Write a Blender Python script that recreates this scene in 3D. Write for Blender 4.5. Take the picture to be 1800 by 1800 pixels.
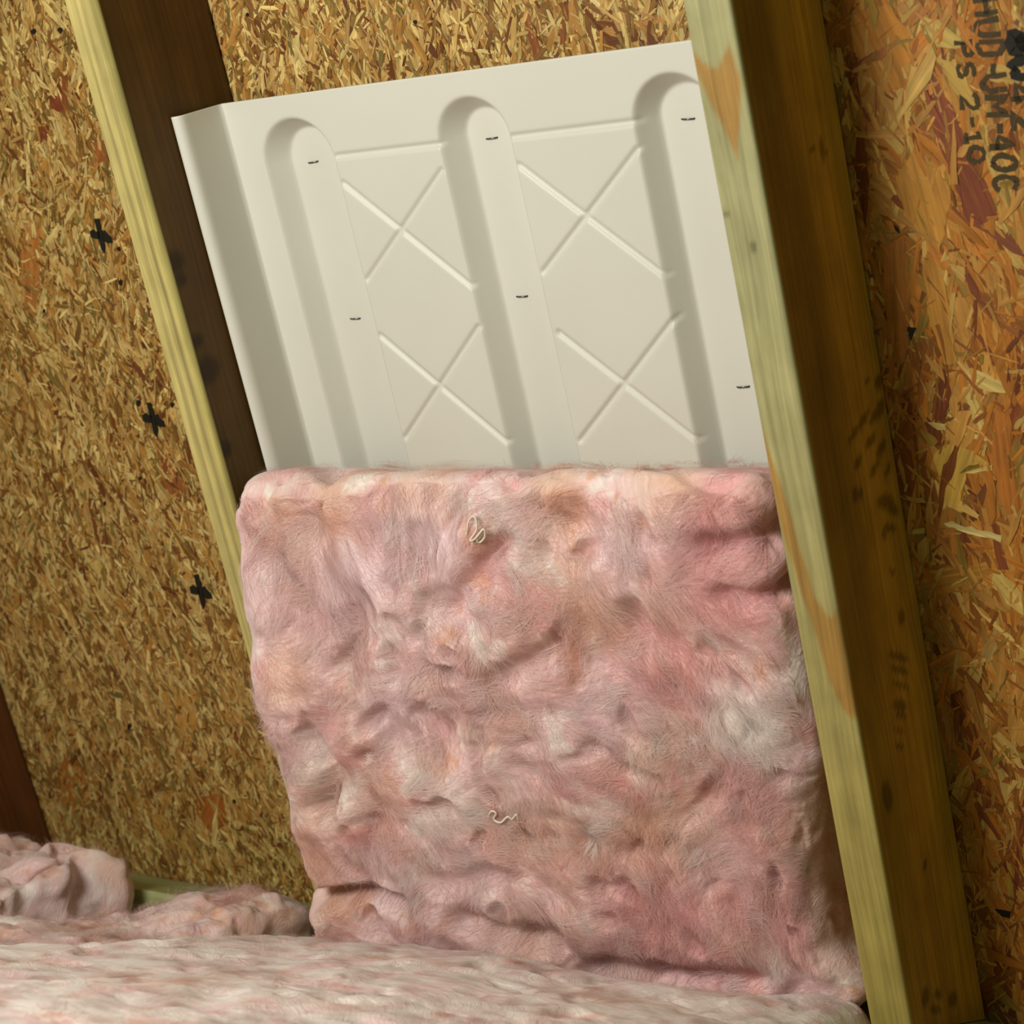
import bpy, math, random
import numpy as np
from mathutils import Matrix, Vector

for o in list(bpy.data.objects):
    bpy.data.objects.remove(o, do_unlink=True)
scene = bpy.context.scene
COL = scene.collection

# ------------------------------------------------------------------ camera
# Roof frame: a = to the right along the eave, b = up the slope, c = out of the
# roof deck into the attic (deck surface at c = 0, rafters 140 mm deep).
PITCH = math.radians(60)
CP, SP = math.cos(PITCH), math.sin(PITCH)
ROOF = Matrix(((1, 0, 0, 0), (0, -CP, -SP, 0), (0, SP, -CP, 0), (0, 0, 0, 1)))
M3 = np.array([[1, 0, 0], [0, -CP, -SP], [0, SP, -CP]])
RC = np.array([[0.8102824332204217, -0.2109544994926187, -0.546904298070001],
               [0.018203955701933616, -0.9235198229568676, 0.38322473877460445],
               [-0.5858795562325031, -0.32042013942562125, -0.7444716829088965]])
CAM = np.array([0.71834052, 0.53685451, 1.4210051])
FPX = 3593.43


def deck_pt(x, y, c=0.0):
    """real position on the plane at height c above the deck of a spot measured in the photo"""
    d = RC.T @ np.array([(x - 900) / FPX, (y - 900) / FPX, 1.0])
    s = (c - CAM[2]) / d[2]
    return CAM + s * d


def side_pt(x, y, a):
    d = RC.T @ np.array([(x - 900) / FPX, (y - 900) / FPX, 1.0])
    s = (a - CAM[0]) / d[0]
    return CAM + s * d


cam_d = bpy.data.cameras.new('camera')
cam = bpy.data.objects.new('camera', cam_d)
COL.objects.link(cam)
cr = M3 @ RC.T
mw = Matrix.Identity(4)
for i in range(3):
    mw[i][0] = cr[i, 0]
    mw[i][1] = -cr[i, 1]
    mw[i][2] = -cr[i, 2]
cw = M3 @ CAM
for i in range(3):
    mw[i][3] = cw[i]
cam.matrix_world = mw
cam_d.sensor_width = 36
cam_d.lens = FPX / 1800 * 36
cam_d.clip_start = 0.05
cam_d.dof.use_dof = True
cam_d.dof.focus_distance = 1.78
cam_d.dof.aperture_fstop = 9
scene.camera = cam

# ------------------------------------------------------------------ light
world = bpy.data.worlds.new('world')
scene.world = world
world.use_nodes = True
bg = world.node_tree.nodes['Background']
bg.inputs[0].default_value = (0.72, 0.80, 0.37, 1)
bg.inputs[1].default_value = 0.20

lamp_d = bpy.data.lights.new('work_lamp_light', 'AREA')
lamp_d.shape = 'DISK'
lamp_d.size = 0.5
lamp_d.energy = 18
lamp_d.color = (1.0, 0.96, 0.875)
lamp = bpy.data.objects.new('work_lamp_light', lamp_d)
COL.objects.link(lamp)
lp = Vector(M3 @ np.array([-0.36, 0.84, 1.25]))
lt = Vector(M3 @ np.array([-0.40, 0.0, 0.08]))
lamp.location = lp
lamp.rotation_euler = (lt - lp).to_track_quat('-Z', 'Y').to_euler()

scene.cycles.max_bounces = 5
scene.cycles.diffuse_bounces = 3
vs = scene.view_settings
vs.view_transform = 'Standard'
vs.look = 'None'
vs.exposure = 0.0
vs.gamma = 1.0
vs.use_curve_mapping = False

# ------------------------------------------------------------------ helpers
RNG = np.random.default_rng(7)
_perm = np.random.default_rng(3).permutation(256).astype(np.int64)
_perm = np.concatenate([_perm, _perm, _perm])
_g = np.random.default_rng(5).normal(size=(256, 3))
_g /= np.linalg.norm(_g, axis=1)[:, None]


def noise(p):
    """gradient noise, p (n,3) -> (n,) about -1..1"""
    p = np.asarray(p, float)
    i = np.floor(p).astype(np.int64)
    f = p - i
    w = f * f * f * (f * (f * 6 - 15) + 10)
    i &= 255
    out = 0
    for dx in (0, 1):
        for dy in (0, 1):
            for dz in (0, 1):
                h = _perm[_perm[_perm[i[:, 0] + dx] + i[:, 1] + dy] + i[:, 2] + dz]
                g = _g[h]
                d = (g[:, 0] * (f[:, 0] - dx) + g[:, 1] * (f[:, 1] - dy) + g[:, 2] * (f[:, 2] - dz))
                wt = ((w[:, 0] if dx else 1 - w[:, 0]) * (w[:, 1] if dy else 1 - w[:, 1])
                      * (w[:, 2] if dz else 1 - w[:, 2]))
                out = out + wt * d
    return out * 1.6


def fbm(p, oct=4, gain=0.5):
    p = np.asarray(p, float)
    s, a, n = 0, 1.0, 0.0
    for k in range(oct):
        s = s + a * noise(p * (2.0 ** k) + 17.3 * k)
        n += a
        a *= gain
    return s / n


def sm(x, a, b):
    t = np.clip((x - a) / (b - a), 0, 1)
    return t * t * (3 - 2 * t)


def srgb(*c):
    c = np.array(c, float) / 255
    return np.where(c <= 0.04045, c / 12.92, ((c + 0.055) / 1.055) ** 2.4)


def make_mesh(name, verts, faces, cols=None, guv=None, smooth=False):
    """faces: (n,3) or (n,4) int array, or list of such arrays"""
    me = bpy.data.meshes.new(name)
    verts = np.asarray(verts, np.float32)
    fl = faces if isinstance(faces, list) else [faces]
    fl = [np.asarray(f, np.int32) for f in fl if len(f)]
    me.vertices.add(len(verts))
    me.vertices.foreach_set('co', verts.ravel())
    loops = np.concatenate([f.ravel() for f in fl])
    sizes = np.concatenate([np.full(len(f), f.shape[1], np.int32) for f in fl])
    starts = np.concatenate([[0], np.cumsum(sizes)[:-1]]).astype(np.int32)
    me.loops.add(len(loops))
    me.loops.foreach_set('vertex_index', loops)
    me.polygons.add(len(sizes))
    me.polygons.foreach_set('loop_start', starts)
    me.polygons.foreach_set('loop_total', sizes)
    me.polygons.foreach_set('use_smooth', np.full(len(sizes), bool(smooth)))
    me.update(calc_edges=True)
    if cols is not None:
        at = me.attributes.new('col', 'FLOAT_COLOR', 'POINT')
        c4 = np.ones((len(verts), 4), np.float32)
        c4[:, :3] = cols
        at.data.foreach_set('color', c4.ravel())
    if guv is not None:
        at = me.attributes.new('guv', 'FLOAT_VECTOR', 'POINT')
        at.data.foreach_set('vector', np.asarray(guv, np.float32).ravel())
    me.validate()
    return me


def add_obj(name, me, mat, parent=None, roof=False):
    o = bpy.data.objects.new(name, me)
    COL.objects.link(o)
    if me is not None and mat is not None:
        me.materials.clear()
        me.materials.append(mat)
    if parent is not None:
        o.parent = parent
    elif roof:
        o.matrix_world = ROOF
    return o


def tag(o, label=None, cat=None, group=None, kind=None):
    if label: o['label'] = label
    if cat: o['category'] = cat
    if group: o['group'] = group
    if kind: o['kind'] = kind
    return o


def grid_faces(nu, nv, off=0, flip=False):
    i = np.arange(nu - 1)[:, None] * nv + np.arange(nv - 1)[None, :]
    i = i.ravel() + off
    f = np.stack([i, i + nv, i + nv + 1, i + 1], 1)
    return f[:, ::-1] if flip else f


def box_mesh(name, lo, hi):
    x0, y0, z0 = lo
    x1, y1, z1 = hi
    v = [(x0, y0, z0), (x1, y0, z0), (x1, y1, z0), (x0, y1, z0), (x0, y0, z1), (x1, y0, z1), (x1, y1, z1), (x0, y1, z1)]
    f = [(0, 3, 2, 1), (4, 5, 6, 7), (0, 1, 5, 4), (1, 2, 6, 5), (2, 3, 7, 6), (3, 0, 4, 7)]
    return make_mesh(name, v, np.array(f))


def in_poly(x, y, poly):
    poly = np.asarray(poly, float)
    inside = np.zeros(len(x), bool)
    j = len(poly) - 1
    for i in range(len(poly)):
        xi, yi = poly[i]
        xj, yj = poly[j]
        c = ((yi > y) != (yj > y)) & (x < (xj - xi) * (y - yi) / (yj - yi + 1e-12) + xi)
        inside ^= c
        j = i
    return inside


# ------------------------------------------------------------------ materials
def new_mat(name):
    m = bpy.data.materials.new(name)
    m.use_nodes = True
    nt = m.node_tree
    return m, nt, nt.nodes['Principled BSDF']


def N(nt, t, **kw):
    n = nt.nodes.new(t)
    for k, v in kw.items():
        setattr(n, k, v)
    return n


def wood_mat(name, grain=(6, 160, 160), lo=0.7, hi=1.2, rough=0.62, bump=0.25, spec=0.25, blotch=0.15):
    """colour of the piece from its own vertex colour, fine grain along the piece from noise"""
    m, nt, b = new_mat(name)
    L = nt.links.new
    col = N(nt, 'ShaderNodeAttribute', attribute_name='col')
    uv = N(nt, 'ShaderNodeAttribute', attribute_name='guv')
    mp = N(nt, 'ShaderNodeMapping')
    mp.inputs['Scale'].default_value = grain
    L(uv.outputs['Vector'], mp.inputs['Vector'])
    nz = N(nt, 'ShaderNodeTexNoise')
    nz.inputs['Scale'].default_value = 1.0
    nz.inputs['Detail'].default_value = 5
    nz.inputs['Roughness'].default_value = 0.65
    nz.inputs['Distortion'].default_value = 0.4
    L(mp.outputs[0], nz.inputs['Vector'])
    mr = N(nt, 'ShaderNodeMapRange')
    mr.inputs['From Min'].default_value = 0.3
    mr.inputs['From Max'].default_value = 0.7
    mr.inputs['To Min'].default_value = lo
    mr.inputs['To Max'].default_value = hi
    L(nz.outputs[0], mr.inputs['Value'])
    n2 = N(nt, 'ShaderNodeTexNoise')
    n2.inputs['Scale'].default_value = 28
    n2.inputs['Detail'].default_value = 3
    L(uv.outputs['Vector'], n2.inputs['Vector'])
    m2 = N(nt, 'ShaderNodeMapRange')
    m2.inputs['From Min'].default_value = 0.3
    m2.inputs['From Max'].default_value = 0.7
    m2.inputs['To Min'].default_value = 1 - blotch
    m2.inputs['To Max'].default_value = 1 + blotch
    L(n2.outputs[0], m2.inputs['Value'])
    mu = N(nt, 'ShaderNodeMath', operation='MULTIPLY')
    L(mr.outputs[0], mu.inputs[0])
    L(m2.outputs[0], mu.inputs[1])
    mx = N(nt, 'ShaderNodeVectorMath', operation='SCALE')
    L(col.outputs['Color'], mx.inputs[0])
    L(mu.outputs[0], mx.inputs['Scale'])
    L(mx.outputs[0], b.inputs['Base Color'])
    b.inputs['Roughness'].default_value = rough
    b.inputs['Specular IOR Level'].default_value = spec
    bp = N(nt, 'ShaderNodeBump')
    bp.inputs['Strength'].default_value = bump
    bp.inputs['Distance'].default_value = 0.001
    L(nz.outputs[0], bp.inputs['Height'])
    L(bp.outputs[0], b.inputs['Normal'])
    return m


def flat_mat(name, c, rough=0.6, spec=0.3, metal=0.0, nscale=60, var=0.12):
    m, nt, b = new_mat(name)
    L = nt.links.new
    tc = N(nt, 'ShaderNodeTexCoord')
    nz = N(nt, 'ShaderNodeTexNoise')
    nz.inputs['Scale'].default_value = nscale
    nz.inputs['Detail'].default_value = 4
    L(tc.outputs['Object'], nz.inputs['Vector'])
    cr_ = N(nt, 'ShaderNodeMix', data_type='RGBA')
    c = np.array(c)
    cr_.inputs[6].default_value = (*np.clip(c * (1 - var), 0, 1), 1)
    cr_.inputs[7].default_value = (*np.clip(c * (1 + var), 0, 1), 1)
    L(nz.outputs[0], cr_.inputs[0])
    L(cr_.outputs[2], b.inputs['Base Color'])
    b.inputs['Roughness'].default_value = rough
    b.inputs['Specular IOR Level'].default_value = spec
    b.inputs['Metallic'].default_value = metal
    return m


MAT_LUMBER = wood_mat('sawn_lumber', grain=(5, 240, 240), lo=0.72, hi=1.2, rough=0.6, bump=0.2, blotch=0.10)
MAT_STRAND = wood_mat('strand_wood', grain=(14, 260, 260), lo=0.62, hi=1.28, rough=0.5, bump=0.45, spec=0.35, blotch=0.16)
MAT_BOARD = flat_mat('board_core', srgb(112, 72, 26), 0.7, 0.2, nscale=120, var=0.4)
MAT_INK = flat_mat('black_ink', srgb(30, 27, 20), 0.6, 0.3, nscale=300, var=0.5)
MAT_INK_SOFT = flat_mat('faded_ink', srgb(70, 56, 28), 0.6, 0.3, nscale=400, var=0.45)
MAT_STEEL = flat_mat('staple_steel', srgb(120, 120, 120), 0.35, 0.5, metal=1.0, nscale=200)
MAT_FLOOR = flat_mat('floor_drywall', srgb(150, 140, 120), 0.8, 0.2, nscale=20)


def foam_mat():
    m, nt, b = new_mat('white_foam')
    L = nt.links.new
    tc = N(nt, 'ShaderNodeTexCoord')
    nz = N(nt, 'ShaderNodeTexNoise')
    nz.inputs['Scale'].default_value = 9
    nz.inputs['Detail'].default_value = 3
    L(tc.outputs['Object'], nz.inputs['Vector'])
    mx = N(nt, 'ShaderNodeMix', data_type='RGBA')
    mx.inputs[6].default_value = (*srgb(208, 207, 196), 1)
    mx.inputs[7].default_value = (*srgb(216, 215, 206), 1)
    L(nz.outputs[0], mx.inputs[0])
    L(mx.outputs[2], b.inputs['Base Color'])
    b.inputs['Roughness'].default_value = 0.42
    b.inputs['Specular IOR Level'].default_value = 0.4
    n2 = N(nt, 'ShaderNodeTexNoise')
    n2.inputs['Scale'].default_value = 700
    L(tc.outputs['Object'], n2.inputs['Vector'])
    bp = N(nt, 'ShaderNodeBump')
    bp.inputs['Strength'].default_value = 0.06
    bp.inputs['Distance'].default_value = 0.0005
    L(n2.outputs[0], bp.inputs['Height'])
    L(bp.outputs[0], b.inputs['Normal'])
    return m


MAT_FOAM = foam_mat()


def wool_mat(name, sss=True):
    m, nt, b = new_mat(name)
    L = nt.links.new
    col = N(nt, 'ShaderNodeAttribute', attribute_name='col')
    uv = N(nt, 'ShaderNodeAttribute', attribute_name='guv')
    nz = N(nt, 'ShaderNodeTexNoise')
    nz.inputs['Scale'].default_value = 1.0
    nz.inputs['Detail'].default_value = 6
    nz.inputs['Roughness'].default_value = 0.6
    nz.inputs['Distortion'].default_value = 1.2
    mp = N(nt, 'ShaderNodeMapping')
    mp.inputs['Scale'].default_value = (45, 170, 100)
    L(uv.outputs['Vector'], mp.inputs['Vector'])
    L(mp.outputs[0], nz.inputs['Vector'])
    mr = N(nt, 'ShaderNodeMapRange')
    mr.inputs['From Min'].default_value = 0.3
    mr.inputs['From Max'].default_value = 0.7
    mr.inputs['To Min'].default_value = 0.88
    mr.inputs['To Max'].default_value = 1.10
    L(nz.outputs[0], mr.inputs['Value'])
    mx = N(nt, 'ShaderNodeVectorMath', operation='SCALE')
    L(col.outputs['Color'], mx.inputs[0])
    L(mr.outputs[0], mx.inputs['Scale'])
    L(mx.outputs[0], b.inputs['Base Color'])
    b.inputs['Roughness'].default_value = 0.9
    b.inputs['Specular IOR Level'].default_value = 0.08
    if sss:
        b.inputs['Subsurface Weight'].default_value = 0.1
        b.inputs['Sheen Weight'].default_value = 0.25
        b.inputs['Sheen Roughness'].default_value = 0.6
        b.inputs['Subsurface Radius'].default_value = (1.0, 0.5, 0.42)
        b.inputs['Subsurface Scale'].default_value = 0.009
        bp = N(nt, 'ShaderNodeBump')
        bp.inputs['Strength'].default_value = 0.6
        bp.inputs['Distance'].default_value = 0.003
        L(nz.outputs[0], bp.inputs['Height'])
        L(bp.outputs[0], b.inputs['Normal'])
    return m


MAT_WOOL = wool_mat('pink_glass_wool')
MAT_FIBRE = wool_mat('pink_glass_fibre', sss=False)
_nt = MAT_FIBRE.node_tree
_b = _nt.nodes['Principled BSDF']
_tr = N(_nt, 'ShaderNodeBsdfTranslucent')
_mix = N(_nt, 'ShaderNodeMixShader')
_mix.inputs[0].default_value = 0.4
_nt.links.new(_b.inputs['Base Color'].links[0].from_socket, _tr.inputs['Color'])
_nt.links.new(_b.outputs[0], _mix.inputs[1])
_nt.links.new(_tr.outputs[0], _mix.inputs[2])
_nt.links.new(_mix.outputs[0], _nt.nodes['Material Output'].inputs['Surface'])

# ------------------------------------------------------------------ roof deck
TAN, YEL, ORA, BRN, RED, OLV = (srgb(194, 156, 90), srgb(216, 188, 118), srgb(178, 128, 60), srgb(134, 94, 42),
                                srgb(116, 66, 32), srgb(134, 112, 54))
PAL_FINE = np.array([TAN, YEL, ORA, BRN, RED, OLV]) * .92
W_FINE = np.array([.29, .19, .18, .18, .08, .08])
PAL_COARSE = np.array([srgb(184, 132, 60), srgb(194, 156, 82), srgb(178, 112, 40), srgb(140, 84, 32), srgb(122, 64, 32), srgb(150, 118, 48)])
W_COARSE = np.array([.30, .10, .28, .18, .06, .08])


def strand_arrays(n, a0, a1, b0, b1, lmin, lmax, wmin, wmax, ang, pal, wts, zmin, zmax, rng, clump=0.0):
    """n wood strands: ribbon of 5 stations, 2 verts each"""
    ca = rng.uniform(a0, a1, n)
    cb = rng.uniform(b0, b1, n)
    Ln = lmin * (lmax / lmin) ** rng.random(n)
    Wd = wmin * (wmax / wmin) ** rng.random(n)
    Wd = np.minimum(Wd, Ln * 0.45)
    th = math.pi / 2 + rng.normal(0, ang, n) + 0.5 * noise(np.stack([ca * 9, cb * 9, ca * 0 + .5], 1))
    z = rng.uniform(zmin, zmax, n)
    pi = rng.choice(len(pal), n, p=wts)
    col = pal[pi] * rng.uniform(0.82, 1.16, (n, 1))
    t = np.array([-1, -.62, 0, .58, 1.0])
    tap = np.array([.75, 1, 1, 1, .75])
    hw = tap[None] * Wd[:, None] / 2 * rng.uniform(0.8, 1.15, (n, 5))
    hw[:, 0] *= rng.uniform(.15, 1.1, n)
    hw[:, 4] *= rng.uniform(.15, 1.1, n)
    off = rng.normal(0, 0.07, (n, 5)) * Wd[:, None]
    x = t[None] * Ln[:, None] / 2
    xs = np.stack([x + rng.normal(0, .16, (n, 5)) * Wd[:, None], x + rng.normal(0, .16, (n, 5)) * Wd[:, None]], 2)
    ys = np.stack([off - hw, off + hw], 2)
    tilt = rng.normal(0, 0.075, (n, 1, 1))
    tx = rng.normal(0, 0.012, (n, 1, 1))
    zz = z[:, None, None] + np.clip(tilt * ys, -.0008, .0008) + np.clip(tx * xs, -.0005, .0005) + rng.normal(0, 0.00006, (n, 5, 2))
    zz = np.maximum(zz, 0.0002)
    c, s = np.cos(th)[:, None, None], np.sin(th)[:, None, None]
    A = ca[:, None, None] + c * xs - s * ys
    B = cb[:, None, None] + s * xs + c * ys
    V = np.stack([A, B, zz], 3).reshape(n, 10, 3)
    G = np.stack([xs + rng.uniform(0, 20, (n, 1, 1)), ys + rng.uniform(0, 20, (n, 1, 1)), zz * 0 + rng.uniform(0, 20, (n, 1, 1))], 3).reshape(n, 10, 3)
    Cc = np.repeat(col[:, None], 10, 1)
    return V, G, Cc, Ln * Wd


STRIP = np.array([[2 * k, 2 * k + 2, 2 * k + 3, 2 * k + 1] for k in range(4)])


def strand_mesh(name, V, G, Cc):
    n = len(V)
    F = (np.arange(n)[:, None, None] * 10 + STRIP[None]).reshape(-1, 4)
    return make_mesh(name, V.reshape(-1, 3), F, Cc.reshape(-1, 3), G.reshape(-1, 3))


SOLID_F = np.concatenate([STRIP, (STRIP + 10)[:, ::-1],
                          np.array([[2 * k, 2 * k + 10, 2 * k + 12, 2 * k + 2] for k in range(4)]),
                          np.array([[2 * k + 1, 2 * k + 3, 2 * k + 13, 2 * k + 11] for k in range(4)]),
                          np.array([[0, 1, 11, 10], [8, 18, 19, 9]])])


def solid_strand(V, G, Cc, parent):
    lo = V.copy()
    lo[:, 2] = np.maximum(lo[:, 2] - 0.0006, 0.0001)
    me = make_mesh('wood_strand', np.vstack([V, lo]), SOLID_F, np.vstack([Cc, Cc]), np.vstack([G, G]))
    return add_obj('wood_strand', me, MAT_STRAND, parent)


def poly_strand(pts_px, col, parent, z=0.0021):
    """one large strand with a traced outline on the deck: list of pixel corners, thickened"""
    P = np.array([deck_pt(x, y, z) for x, y in pts_px])
    Q = []
    for k in range(len(P)):
        p, q = P[k], P[(k + 1) % len(P)]
        m = max(1, int(np.linalg.norm(q - p) / 0.005))
        for t in range(m):
            Q.append(p + (q - p) * t / m + np.array([random.gauss(0, .0008), random.gauss(0, .0008), 0]))
    P = np.array(Q)
    n = len(P)
    ctr = P.mean(0)
    d = P - ctr
    w, vec = np.linalg.eigh(np.cov(d[:, :2].T))
    ax = vec[:, 1]
    bx = vec[:, 0]
    top = np.vstack([P, ctr])
    lo = P.copy()
    lo[:, 2] -= 0.0011
    V = np.vstack([top, lo])
    k = np.arange(n)
    k2 = (k + 1) % n
    F3 = np.stack([k, k2, np.full(n, n)], 1)
    F4 = np.stack([k, n + 1 + k, n + 1 + k2, k2], 1)
    r = random.random() * 20
    G = np.stack([(V - ctr)[:, :2] @ ax + r, (V - ctr)[:, :2] @ bx + r, np.full(len(V), r)], 1)
    a = np.cross(V[F3[0][1]] - V[F3[0][0]], V[n] - V[F3[0][0]])
    if a[2] < 0:
        F3 = F3[:, ::-1]
        F4 = F4[:, ::-1]
    me = make_mesh('wood_strand', V, [F3, F4], np.repeat(np.array(col)[None], len(V), 0), G)
    return add_obj('wood_strand', me, MAT_STRAND, parent)


S = 0.60998
RW, RD = 0.038, 0.14
B_TOP = 0.62
deck_fine = add_obj('ceiling', box_mesh('ceiling', (-1.95, -0.62, -0.0115), (-0.0195, B_TOP, 0.0)), MAT_BOARD, roof=True)
tag(deck_fine, 'sloping OSB roof sheathing of fine tan strands behind and left of the white vent', kind='structure')
deck_coarse = add_obj('ceiling', box_mesh('ceiling', (-0.0185, -0.62, -0.0115), (0.6, B_TOP, 0.0)), MAT_BOARD, roof=True)
tag(deck_coarse, 'sloping OSB roof sheathing of coarse orange strands with printed lettering at right', kind='structure')

random.seed(4)


def build_deck(parent, regions, pal, wts, seed, layers, big, lim):
    rng = np.random.default_rng(seed)
    Vs, Gs, Cs = [], [], []
    for (a0, a1, b0, b1) in regions:
        area = (a1 - a0) * (b1 - b0)
        for dens, l0, l1, w0, w1, ang, z0, z1 in layers:
            V, G, Cc, ar = strand_arrays(int(dens * area), a0, a1, b0, b1, l0, l1, w0, w1, ang, pal, wts, z0, z1, rng)
            Vs.append(V); Gs.append(G); Cs.append(Cc)
    V = np.concatenate(Vs); G = np.concatenate(Gs); Cc = np.concatenate(Cs)
    V[:, :, 0] = np.clip(V[:, :, 0], lim[0], lim[1])
    # large strands lying on top of the board: single pieces
    for k in range(big[0]):
        (a0, a1, b0, b1) = regions[0] if k % 4 else regions[-1]
        v, g, c, _ = strand_arrays(1, a0, a1, b0, b1, big[1], big[2], big[3], big[4], 0.45, pal, wts, .0009, .0014, rng)
        v[:, :, 0] = np.clip(v[:, :, 0], lim[0], lim[1])
        solid_strand(v[0], g[0], c[0], parent)
    o = add_obj('small_wood_strands', strand_mesh('small_wood_strands', V, G, Cc), MAT_STRAND, parent)
    o['kind'] = 'stuff'


build_deck(deck_fine, [(-1.42, -0.60, -0.60, 0.56), (-0.62, -0.03, 0.30, 0.56)], PAL_FINE, W_FINE, 11,
           [(9000, .030, .090, .006, .018, .45, .0002, .0008),
            (19000, .014, .052, .003, .010, .55, .0006, .0014),
            (20000, .006, .024, .0012, .0042, .7, .0011, .0019)],
           (120, .035, .085, .007, .016), (-1.5, -0.02))
build_deck(deck_coarse, [(-0.015, 0.36, -0.60, 0.52)], PAL_COARSE, W_COARSE, 23,
           [(4500, .06, .15, .012, .032, .38, .0002, .0008),
            (9000, .03, .09, .004, .014, .5, .0006, .0014),
            (9000, .008, .03, .0012, .004, .8, .0011, .0019)],
           (60, .06, .13, .012, .030), (-0.018, 0.5))

# traced large strands and a dark strip of the right sheet
RB = srgb(128, 66, 40)
PALE = srgb(204, 176, 100)
for pts, c in [
    ([(1606, 104), (1630, 108), (1652, 150), (1676, 190), (1700, 260), (1738, 330), (1756, 388), (1705, 400), (1688, 350), (1668, 300), (1640, 230), (1620, 150)], RB),
    ([(1620, 30), (1650, 35), (1690, 68), (1692, 84), (1650, 84), (1624, 60)], srgb(190, 160, 82)),
    ([(1640, 95), (1680, 110), (1712, 160), (1730, 205), (1705, 200), (1668, 150)], srgb(196, 158, 76)),
    ([(1605, 270), (1650, 300), (1672, 330), (1664, 400), (1650, 445), (1625, 420), (1590, 380), (1572, 310)], srgb(190, 134, 56)),
    ([(1490, 20), (1560, 10), (1600, 60), (1595, 150), (1560, 160), (1520, 130), (1498, 70)], srgb(178, 118, 42)),
    ([(1495, 210), (1518, 240), (1528, 330), (1520, 400), (1508, 330), (1496, 270)], srgb(118, 60, 28)),  # dark reddish strip, tapering, next to the rafter
    ([(1625, 610), (1640, 615), (1625, 690), (1600, 770), (1576, 780), (1572, 750), (1600, 730), (1612, 660)], srgb(150, 88, 34)),
    ([(1692, 652), (1712, 645), (1760, 672), (1778, 690), (1740, 690), (1700, 672)], PALE),
    ([(1690, 680), (1704, 672), (1735, 752), (1724, 760), (1706, 730)], srgb(204, 174, 96)),
    ([(1682, 704), (1703, 706), (1702, 738), (1682, 740), (1678, 732)], srgb(112, 72, 30)),
    ([(1630, 742), (1662, 748), (1664, 757), (1634, 748)], PALE),
    ([(1684, 756), (1736, 768), (1738, 777), (1696, 768)], srgb(212, 184, 116)),
    ([(1652, 828), (1690, 822), (1743, 818), (1745, 829), (1690, 832), (1656, 832)], PALE),
    ([(1662, 918), (1672, 918), (1762, 942), (1760, 950), (1700, 938), (1664, 926)], srgb(220, 196, 124)),
    ([(1600, 929), (1626, 930), (1626, 938), (1602, 937)], srgb(206, 180, 104)),
    ([(1682, 772), (1688, 774), (1680, 820), (1664, 860), (1652, 908), (1648, 906), (1652, 856), (1660, 820)], srgb(124, 68, 26)),
    ([(1742, 838), (1752, 842), (1744, 872), (1718, 915), (1694, 925), (1690, 905), (1710, 880)], srgb(108, 66, 30)),
    ([(1748, 716), (1774, 730), (1782, 830), (1800, 900), (1770, 905), (1752, 860), (1744, 790)], srgb(174, 106, 40)),
    ([(1640, 800), (1660, 780), (1700, 790), (1742, 815), (1700, 820), (1690, 900), (1664, 890)], srgb(202, 160, 70)),
    ([(1560, 1010), (1640, 1000), (1735, 990), (1738, 1010), (1650, 1050), (1580, 1055)], srgb(178, 126, 48)),
    ([(1745, 1000), (1760, 1005), (1800, 1050), (1800, 1085), (1770, 1060), (1745, 1030)], srgb(206, 172, 92)),
    ([(1672, 1220), (1690, 1210), (1700, 1272), (1685, 1278), (1672, 1240)], srgb(104, 58, 24)),
    ([(1650, 1180), (1672, 1175), (1690, 1100), (1704, 1110), (1700, 1180), (1680, 1230), (1655, 1230)], srgb(180, 122, 46)),
    ([(1725, 1290), (1740, 1270), (1800, 1190), (1800, 1215), (1760, 1275), (1735, 1310)], srgb(170, 116, 44)),
    ([(1690, 1470), (1712, 1455), (1728, 1500), (1720, 1550), (1700, 1530)], srgb(172, 126, 52)),
    ([(1570, 800), (1598, 790), (1610, 850), (1604, 900), (1590, 880), (1574, 840)], srgb(140, 80, 34)),
    ([(1550, 430), (1590, 420), (1602, 520), (1590, 640), (1572, 640), (1556, 540)], srgb(176, 112, 46)),
    ([(1620, 460), (1650, 450), (1672, 560), (1682, 640), (1660, 640), (1634, 560)], srgb(182, 128, 52)),
]:
    poly_strand(pts, c, deck_coarse, z=0.0014 + 0.0004 * random.random())
# and of the left sheet
for pts, c in [
    ([(86, 172), (108, 160), (116, 176), (108, 196), (88, 192)], srgb(128, 62, 34)),
    ([(66, 220), (86, 218), (82, 246), (64, 246)], srgb(128, 62, 34)),
    ([(108, 134), (118, 130), (120, 190), (112, 200)], srgb(134, 72, 36)),
    ([(160, 252), (182, 245), (190, 282), (166, 286)], srgb(146, 84, 42)),
    ([(276, 790), (292, 800), (320, 850), (322, 876), (300, 872), (288, 846)], srgb(138, 78, 40)),
    ([(45, 385), (66, 390), (72, 450), (62, 560), (44, 540), (36, 440)], srgb(176, 112, 52)),
    ([(150, 980), (172, 990), (190, 1052), (174, 1060)], srgb(198, 166, 92)),
    ([(62, 934), (72, 930), (86, 972), (80, 978)], srgb(206, 178, 108)),
    ([(305, 1212), (352, 1205), (348, 1260), (336, 1310), (314, 1300)], srgb(186, 134, 60)),
    ([(240, 1395), (262, 1400), (330, 1490), (322, 1500), (280, 1470)], srgb(190, 142, 66)),
    ([(345, 1400), (390, 1396), (400, 1450), (370, 1465), (345, 1430)], srgb(156, 90, 36)),
    ([(100, 1340), (140, 1330), (160, 1400), (130, 1430), (100, 1400)], srgb(168, 104, 40)),
    ([(985, 10), (998, 8), (996, 70), (984, 80)], srgb(126, 66, 30)),
    ([(1060, 60), (1118, 50), (1122, 72), (1066, 84)], srgb(104, 58, 26)),
    ([(915, 20), (930, 22), (952, 95), (938, 100)], srgb(134, 76, 36)),
]:
    poly_strand(pts, c, deck_fine, z=0.0013 + 0.0003 * random.random())


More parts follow.
